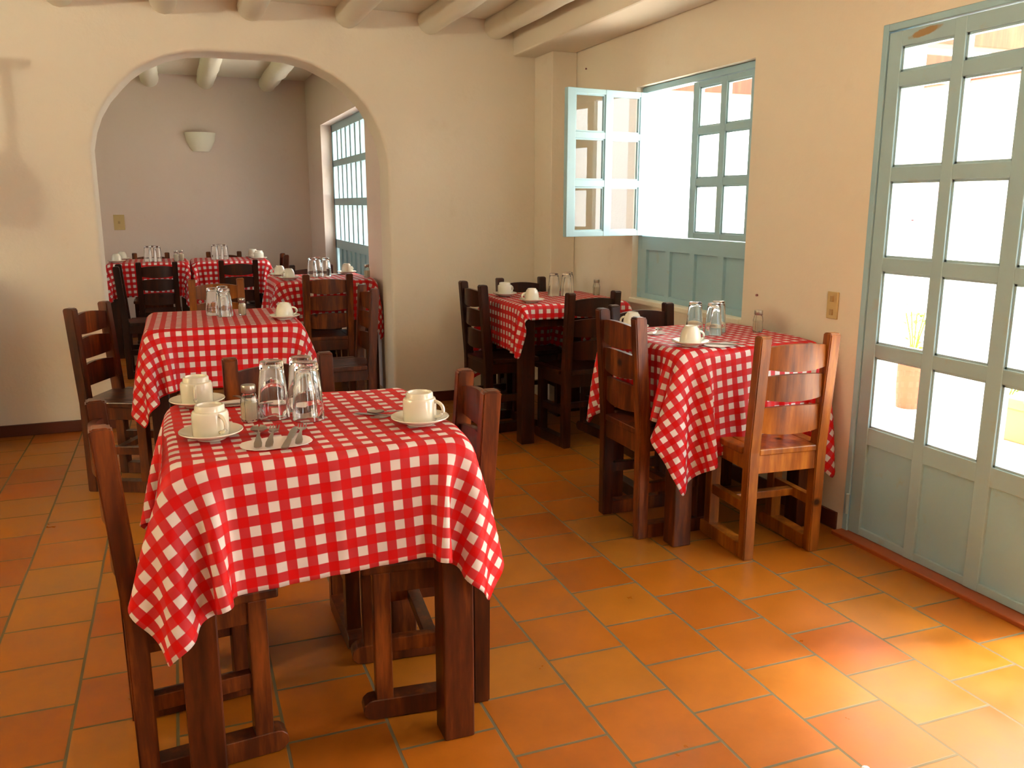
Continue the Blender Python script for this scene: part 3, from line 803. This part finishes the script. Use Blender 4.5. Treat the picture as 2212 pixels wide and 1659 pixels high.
def napkin(x, y, w, d, z, rz, lab, rnd=.5):
    b = bmesh.new(); n = 22; c = b.verts.new((0, 0, .0014)); ring = []
    for k in range(n):
        a = 2 * PI * k / n; p = 2.6
        ca, sa = math.cos(a), math.sin(a); rr = (abs(ca) ** p + abs(sa) ** p) ** (-1 / p)
        ring.append(b.verts.new((w / 2 * rr * ca, d / 2 * rr * sa, .001 + .0012 * (math.sin(3 * a) ** 2))))
    for k in range(n): b.faces.new((c, ring[k], ring[(k + 1) % n]))
    r = bmesh.ops.extrude_face_region(b, geom=b.faces[:]); bmesh.ops.translate(b, vec=(0, 0, .0012), verts=[v for v in r['geom'] if isinstance(v, bmesh.types.BMVert)])
    bmesh.ops.recalc_face_normals(b, faces=b.faces)
    o = MB().add(b).build('paper_napkin', M['napkin'], None, True, (x, y, z)); o.rotation_euler = (0, 0, rz)
    return tag(o, lab, 'napkin', 'white paper napkins')
za = zt('A')
napkin(-.506, .962, .165, .105, za, .10, 'white paper napkin under the cutlery at the front of the nearest table')
napkin(-.560, 1.425, .12, .075, za, .1, 'white paper napkin behind the salt shaker on the nearest table')
napkin(-.432, 1.425, .12, .075, za, -.1, 'white paper napkin seen through the left glass on the nearest table')
zn = za + .004
cut('spoon', -.553, .905, -.534, 1.085, zn, 'steel spoon at the left end of the front napkin')
cut('fork', -.530, .90, -.497, 1.08, zn, 'steel fork beside the spoon on the front napkin')
cut('table_knife', -.497, .89, -.452, 1.06, zn, 'steel knife on the front napkin right of the fork')
cut('fork', -.463, .905, -.432, 1.07, zn, 'second steel fork at the right end of the front napkin')
cut('fork', -.56, 1.47, -.535, 1.38, zn, 'dark fork on the napkin behind the salt shaker')
cut('table_knife', -.622, 1.395, -.50, 1.40, zn, 'knife lying across the napkin behind the salt shaker')
cut('fork', -.427, 1.47, -.44, 1.38, zn, 'fork on the napkin seen through the left glass')
cut('spoon', -.13, 1.13, -.225, 1.155, za, 'spoon behind the cup at the right edge of the nearest table')
cut('fork', -.115, 1.105, -.235, 1.10, za, 'fork left of the cup at the right edge of the nearest table')
cut('table_knife', -.17, 1.11, -.24, 1.16, za, 'knife crossing behind the right-hand cup on the nearest table')
zg = zt('G')
napkin(1.295, 1.80, .14, .10, zg, .2, 'white paper napkin beside the cup on the table under the window')
cut('table_knife', 1.25, 1.84, 1.34, 1.76, zg + .004, 'knife on the napkin of the table under the window')
cut('fork', 1.27, 1.87, 1.35, 1.79, zg + .004, 'fork on the napkin of the table under the window')
napkin(1.215, 2.165, .10, .07, zg, .4, 'small white napkin behind the left chair on the table under the window')
cut('spoon', 1.19, 2.13, 1.25, 2.20, zg + .004, 'bluish spoon on the small napkin of the table under the window')
zd = zt('D')
napkin(.20, 5.22, .10, .08, zd, .3, 'paper napkin left of the glasses on the table through the arch')
cut('spoon', .16, 5.18, .24, 5.27, zd + .004, 'spoon on the napkin left of the glasses through the arch')
napkin(.43, 5.60, .10, .08, zd, .3, 'paper napkin at the back of the table through the arch')
zf = zt('F')
napkin(1.30, 3.85, .11, .07, zf, .1, 'paper napkin at the back of the corner table')
# crumb of paper on the floor
b = bmesh.new(); bmesh.ops.create_icosphere(b, subdivisions=2, radius=.011)
for v in b.verts: v.co *= random.uniform(.7, 1.1); v.co.z = v.co.z * .5 + .005
o = MB().add(b).build('paper_scrap', M['napkin'], None, False, (.778, .372, 0)); tag(o, 'tiny white scrap of paper on the sunlit floor tiles', 'litter')

t = empty('added_wall_lamp', (XL, .9, 1.95)); tag(t, 'unseen added lamp with a plaster bowl on the left wall', 'wall lamp')  # unseen lamp, added to brighten the far wall from the left; bowl shields floor
MB().lathe([(0, 0), (.06, 0), (.06, .02), (.02, .03), (.02, .12), (0, .12)], 20, Matrix.Rotation(PI / 2, 4, 'Y')).build('bracket', M['steel'], t, True)
gt = NT('lamp_glow'); ge = gt.n('ShaderNodeEmission', {'Color': (1, 1, .80, 1), 'Strength': 780.0}); gt.t.links.new(ge.outputs[0], gt.out.inputs[0])
MB().lathe([(.0, -.02), (.06, -.02), (.135, .05), (.15, .17), (.146, .17), (.128, .055), (.055, -.01), (0, -.01)], 32, Matrix.Translation((.20, 0, -.165))).build('bowl', M['ceiling'], t, True)
MB().lathe([(.05 * math.sin(PI * i / 14), -.05 * math.cos(PI * i / 14)) for i in range(15)], 24, Matrix.Translation((.20, 0, 0))).build('bulb', gt.m, t, True)

# unseen jug on a bracket, added past the left edge to cast a wall shadow
t = empty('jug_shadow_caster', (-1.85, YW, 1.62)); tag(t, 'unseen clay jug on a bracket, added to cast a shadow left of the arch', 'jug')
MB().box(-.16, .12, -.48, -.42, .44, .49, .004).box(-.03, .03, -.48, 0, .45, .48, .004).build('bracket', M['wood_dark'], t)
MB().tube([(.02, -.45, .46), (.03, -.45, .2), (0, -.45, .0)], .02, 8).build('strap', M['wood_dark'], t)
MB().lathe([(0, -.30), (.07, -.30), (.11, -.22), (.12, -.14), (.09, -.04), (.045, .01), (.05, .05), (0, .05)], 24, Matrix.Translation((0, -.45, 0))).build('jug_body', M['clayjug'], t, True)

# unseen cabinet left of the picture, added to shade the low far wall
t = empty('shading_sideboard', (-2.45, 4.33, 0)); tag(t, 'unseen long wooden cabinet, added to shade the far wall left of the arch', 'shading_sideboard')
MB().box(-.72, .62, -.22, .23, .10, .96, .004).build('body', M['wood_dark'], t)
MB().box(-.76, .66, -.25, .24, .96, 1.0, .005).build('top', M['wood_dark'], t)
for i in range(3):
    dd = MB().box(-.70 + i * .44, -.28 + i * .44, -.235, -.219, .14, .92, .003).build('door', M['wood'], t)
    MB().box(-.34 + i * .44, -.32 + i * .44, -.255, -.234, .5, .56, .003).build('handle', M['steel'], dd)
for a in (-.68, .56):
    for c in (-.19, .17): MB().box(a, a + .06, c, c + .06, 0, .10, .002).build('leg', M['wood_dark'], t)

# ------------------------------------------------------------------ patio
MB().box(-30, XL - .25, -14, 26, -.14, -.02).build('floor_bounce_lawn', M['grass'], kind=S)  # unseen lawn, added to bounce greenish light in from the left
MB().box(XW + .22, 3.3, .58, 8.4, 2.44, 2.56).build('ceiling_veranda', M['outwall'], kind=S)
MB().box(XW + .22, 30, -14, 26, -.14, -.02).build('floor_patio', M['patio'], kind=S)
# arcaded building across the patio
def arcade():
    b = bmesh.new(); X0 = 13.0; zt_ = 6.0; y = -8.0
    def quad(p):
        b.faces.new([b.verts.new((X0, a, z)) for a, z in p])
    while y < 22:
        quad([(y, 0), (y + .8, 0), (y + .8, zt_), (y, zt_)])
        n = 14; r = 1.3; cy = y + .8 + r
        pr = [(cy - r * math.cos(PI * i / n), 2.0 + r * .8 * math.sin(PI * i / n)) for i in range(n + 1)]
        for (a, za_), (c, zc_) in zip(pr, pr[1:]): quad([(a, za_), (c, zc_), (c, zt_), (a, zt_)])
        y += .8 + 2 * r
    bmesh.ops.remove_doubles(b, verts=b.verts, dist=1e-4)
    r = bmesh.ops.extrude_face_region(b, geom=b.faces[:]); bmesh.ops.translate(b, vec=(.5, 0, 0), verts=[v for v in r['geom'] if isinstance(v, bmesh.types.BMVert)])
    bmesh.ops.recalc_face_normals(b, faces=b.faces)
    MB().add(b).build('wall_patio', M['outwall'], kind=S)
arcade()
MB().box(16.2, 16.5, -8, 22, 0, 6).build('wall_patio_inner', M['outwall'], kind=S)
# veranda beams outside the door
vb = 'veranda ceiling beams outside'
for i, (yy, lab) in enumerate(((2.95, 'brown veranda beam seen through the top panes of the door'), (4.1, 'brown veranda beam outside the window'), (5.3, 'brown veranda beam farthest along the outer wall'))):
    o = MB().box(XW + .22, 5.05, yy, yy + .13, 2.25, 2.438, .01).build('veranda_beam', M['beamwood']); tag(o, lab, 'beam', vb)
o = MB().box(5.06, 5.2, .7, 6.5, 2.27, 2.44, .01).build('veranda_beam', M['beamwood']); tag(o, 'long brown eaves beam of the veranda', 'beam', vb)
for yy, lab in ((2.0, 'white veranda post outside the door'), (6.3, 'white veranda post farther along the outer wall')):
    o = MB().box(5.0, 5.25, yy - .12, yy + .12, -.02, 2.42, .01).build('veranda_post', M['outwall']); tag(o, lab, 'post', 'veranda posts')

def leaves(n, r, h, z0, seed, size=.05):
    rd = random.Random(seed); b = bmesh.new()
    for i in range(n):
        a = rd.uniform(0, 2 * PI); q = r * math.sqrt(rd.random()); z = z0 + h * rd.random()
        c = Vector((q * math.cos(a), q * math.sin(a), z)); d = Vector((math.cos(a + rd.uniform(-1, 1)), math.sin(a), rd.uniform(-.2, .9))).normalized()
        s_ = d.cross(Vector((0, 0, 1))).normalized() * size * .35; L = d * size * rd.uniform(.7, 1.2)
        up = Vector((0, 0, size * .06))
        vs = [b.verts.new(p) for p in (c, c + L * .5 + s_ + up, c + L, c + L * .5 - s_ + up)]
        b.faces.new(vs)
    return b
def pot_plant(x, y, r, h, leafh, lab, seed, flower=True, name='potted_plant'):
    t = empty(name, (x, y, -.02)); tag(t, lab, 'plant')
    MB().lathe([(0, 0), (r * .72, 0), (r * .92, h * .8), (r, h * .82), (r, h), (r * .9, h), (r * .85, h * .9), (0, h * .9)], 28).build('pot', M['terracotta'], t, True)
    MB().lathe([(0, h * .92), (r * .86, h * .915), (0, h * .90)], 20).build('soil', M['soil'], t)
    m = MB()
    for i in range(5): m.tube([(0, 0, h * .9), (.03 * math.cos(i * 1.3), .03 * math.sin(i * 1.3), h + leafh * .5), (.07 * math.cos(i * 1.3), .07 * math.sin(i * 1.3), h + leafh)], .005, 6)
    m.build('stem', M['leaf'], t)
    MB().add(leaves(70, r * .8, leafh, h, seed)).build('foliage', M['leaf'], t)
    if flower: MB().add(leaves(14, r * .6, leafh * .6, h + .03, seed + 3, .04)).build('flowers', M['flower'], t)
pot_plant(3.93, 3.34, .11, .33, .32, 'tall terracotta pot with green plant on the patio behind the bottom left door pane', 1)
pot_plant(4.15, 2.78, .12, .10, .18, 'low round potted bush on the patio behind the middle door panes', 2, False)
t = empty('stone_planter', (4.0, 2.30, -.02)); tag(t, 'stone planter box with greenery on the patio at the right picture edge', 'planter')
MB().box(-.20, .25, -.35, .22, 0, .20, .012).build('planter_box', M['stone'], t)
MB().box(-.22, .27, -.37, .24, .2, .26, .01).build('planter_rim', M['stone'], t)
MB().add(leaves(130, .26, .22, .24, 9, .07)).build('foliage', M['leaf'], t)
t = empty('iron_post', (8.7, 8.1, -.02)); tag(t, 'slim reddish post with a rail on the bright patio', 'post')
MB().box(-.05, .05, -.05, .05, 0, 1.15, .01).build('shaft', M['iron'], t)
MB().lathe([(0, 1.15), (.06, 1.16), (.07, 1.22), (.03, 1.28), (0, 1.30)], 12).build('finial', M['iron'], t, True)
MB().box(.05, 2.4, -.012, .012, .62, .66).build('rail', M['iron'], t)
o = MB().box(12.93, 12.985, 11.1, 12.4, 1.0, 2.1, .01).build('wall_poster', M['poster']); tag(o, 'faded pinkish framed print on the building across the patio', 'picture')

# ------------------------------------------------------------------ light
w = D.worlds.new('sky'); SC.world = w; w.use_nodes = True; nt = w.node_tree; nt.nodes.clear()
sky = nt.nodes.new('ShaderNodeTexSky'); sky.sky_type = 'NISHITA'; sky.sun_disc = False
sky.sun_elevation = math.radians(58); sky.sun_rotation = math.radians(60); sky.dust_density = 4.0; sky.ozone_density = .6; sky.air_density = 1.0
bg = nt.nodes.new('ShaderNodeBackground'); out = nt.nodes.new('ShaderNodeOutputWorld')
mixn = nt.nodes.new('ShaderNodeMix'); mixn.data_type = 'RGBA'; mixn.inputs[0].default_value = .85
nt.links.new(sky.outputs[0], mixn.inputs[6]); mixn.inputs[7].default_value = (3.05, 3.15, 3.15, 1)
nt.links.new(mixn.outputs[2], bg.inputs[0]); bg.inputs[1].default_value = 1.2
nt.links.new(bg.outputs[0], out.inputs[0])
sl = D.lights.new('sun', 'SUN'); sl.energy = 2.3; sl.angle = math.radians(9); sl.color = (1, .97, .92)
so = D.objects.new('sun', sl); COL.objects.link(so)
so.rotation_euler = Vector((.62, -.09, 1.0)).normalized().to_track_quat('Z', 'Y').to_euler()
def portal(loc, rot, sx, sy):
    l = D.lights.new('sky_portal', 'AREA'); l.shape = 'RECTANGLE'; l.size = sx; l.size_y = sy; l.cycles.is_portal = True
    o = D.objects.new('sky_portal', l); COL.objects.link(o); o.location = loc; o.rotation_euler = rot
portal((XW + .3, (DY0 + DY1) / 2, 1.0), (0, PI / 2, 0), 2.0, DY1 - DY0)
portal((XW + .3, (WY0 + WY1) / 2, 1.4), (0, PI / 2, 0), 1.2, WY1 - WY0)
portal((XB + .4, (V0 + V1) / 2, 1.3), (0, PI / 2, 0), 1.7, V1 - V0)
portal((XW + .3, -2.15, 1.0), (0, PI / 2, 0), 2.0, 1.1)
portal((XL - .3, 6.1, 1.5), (0, -PI / 2, 0), 1.2, 1.0)

SC.view_settings.view_transform = 'Standard'; SC.view_settings.look = 'None'
SC.view_settings.exposure = 1.85; SC.view_settings.gamma = 1; SC.view_settings.use_curve_mapping = False
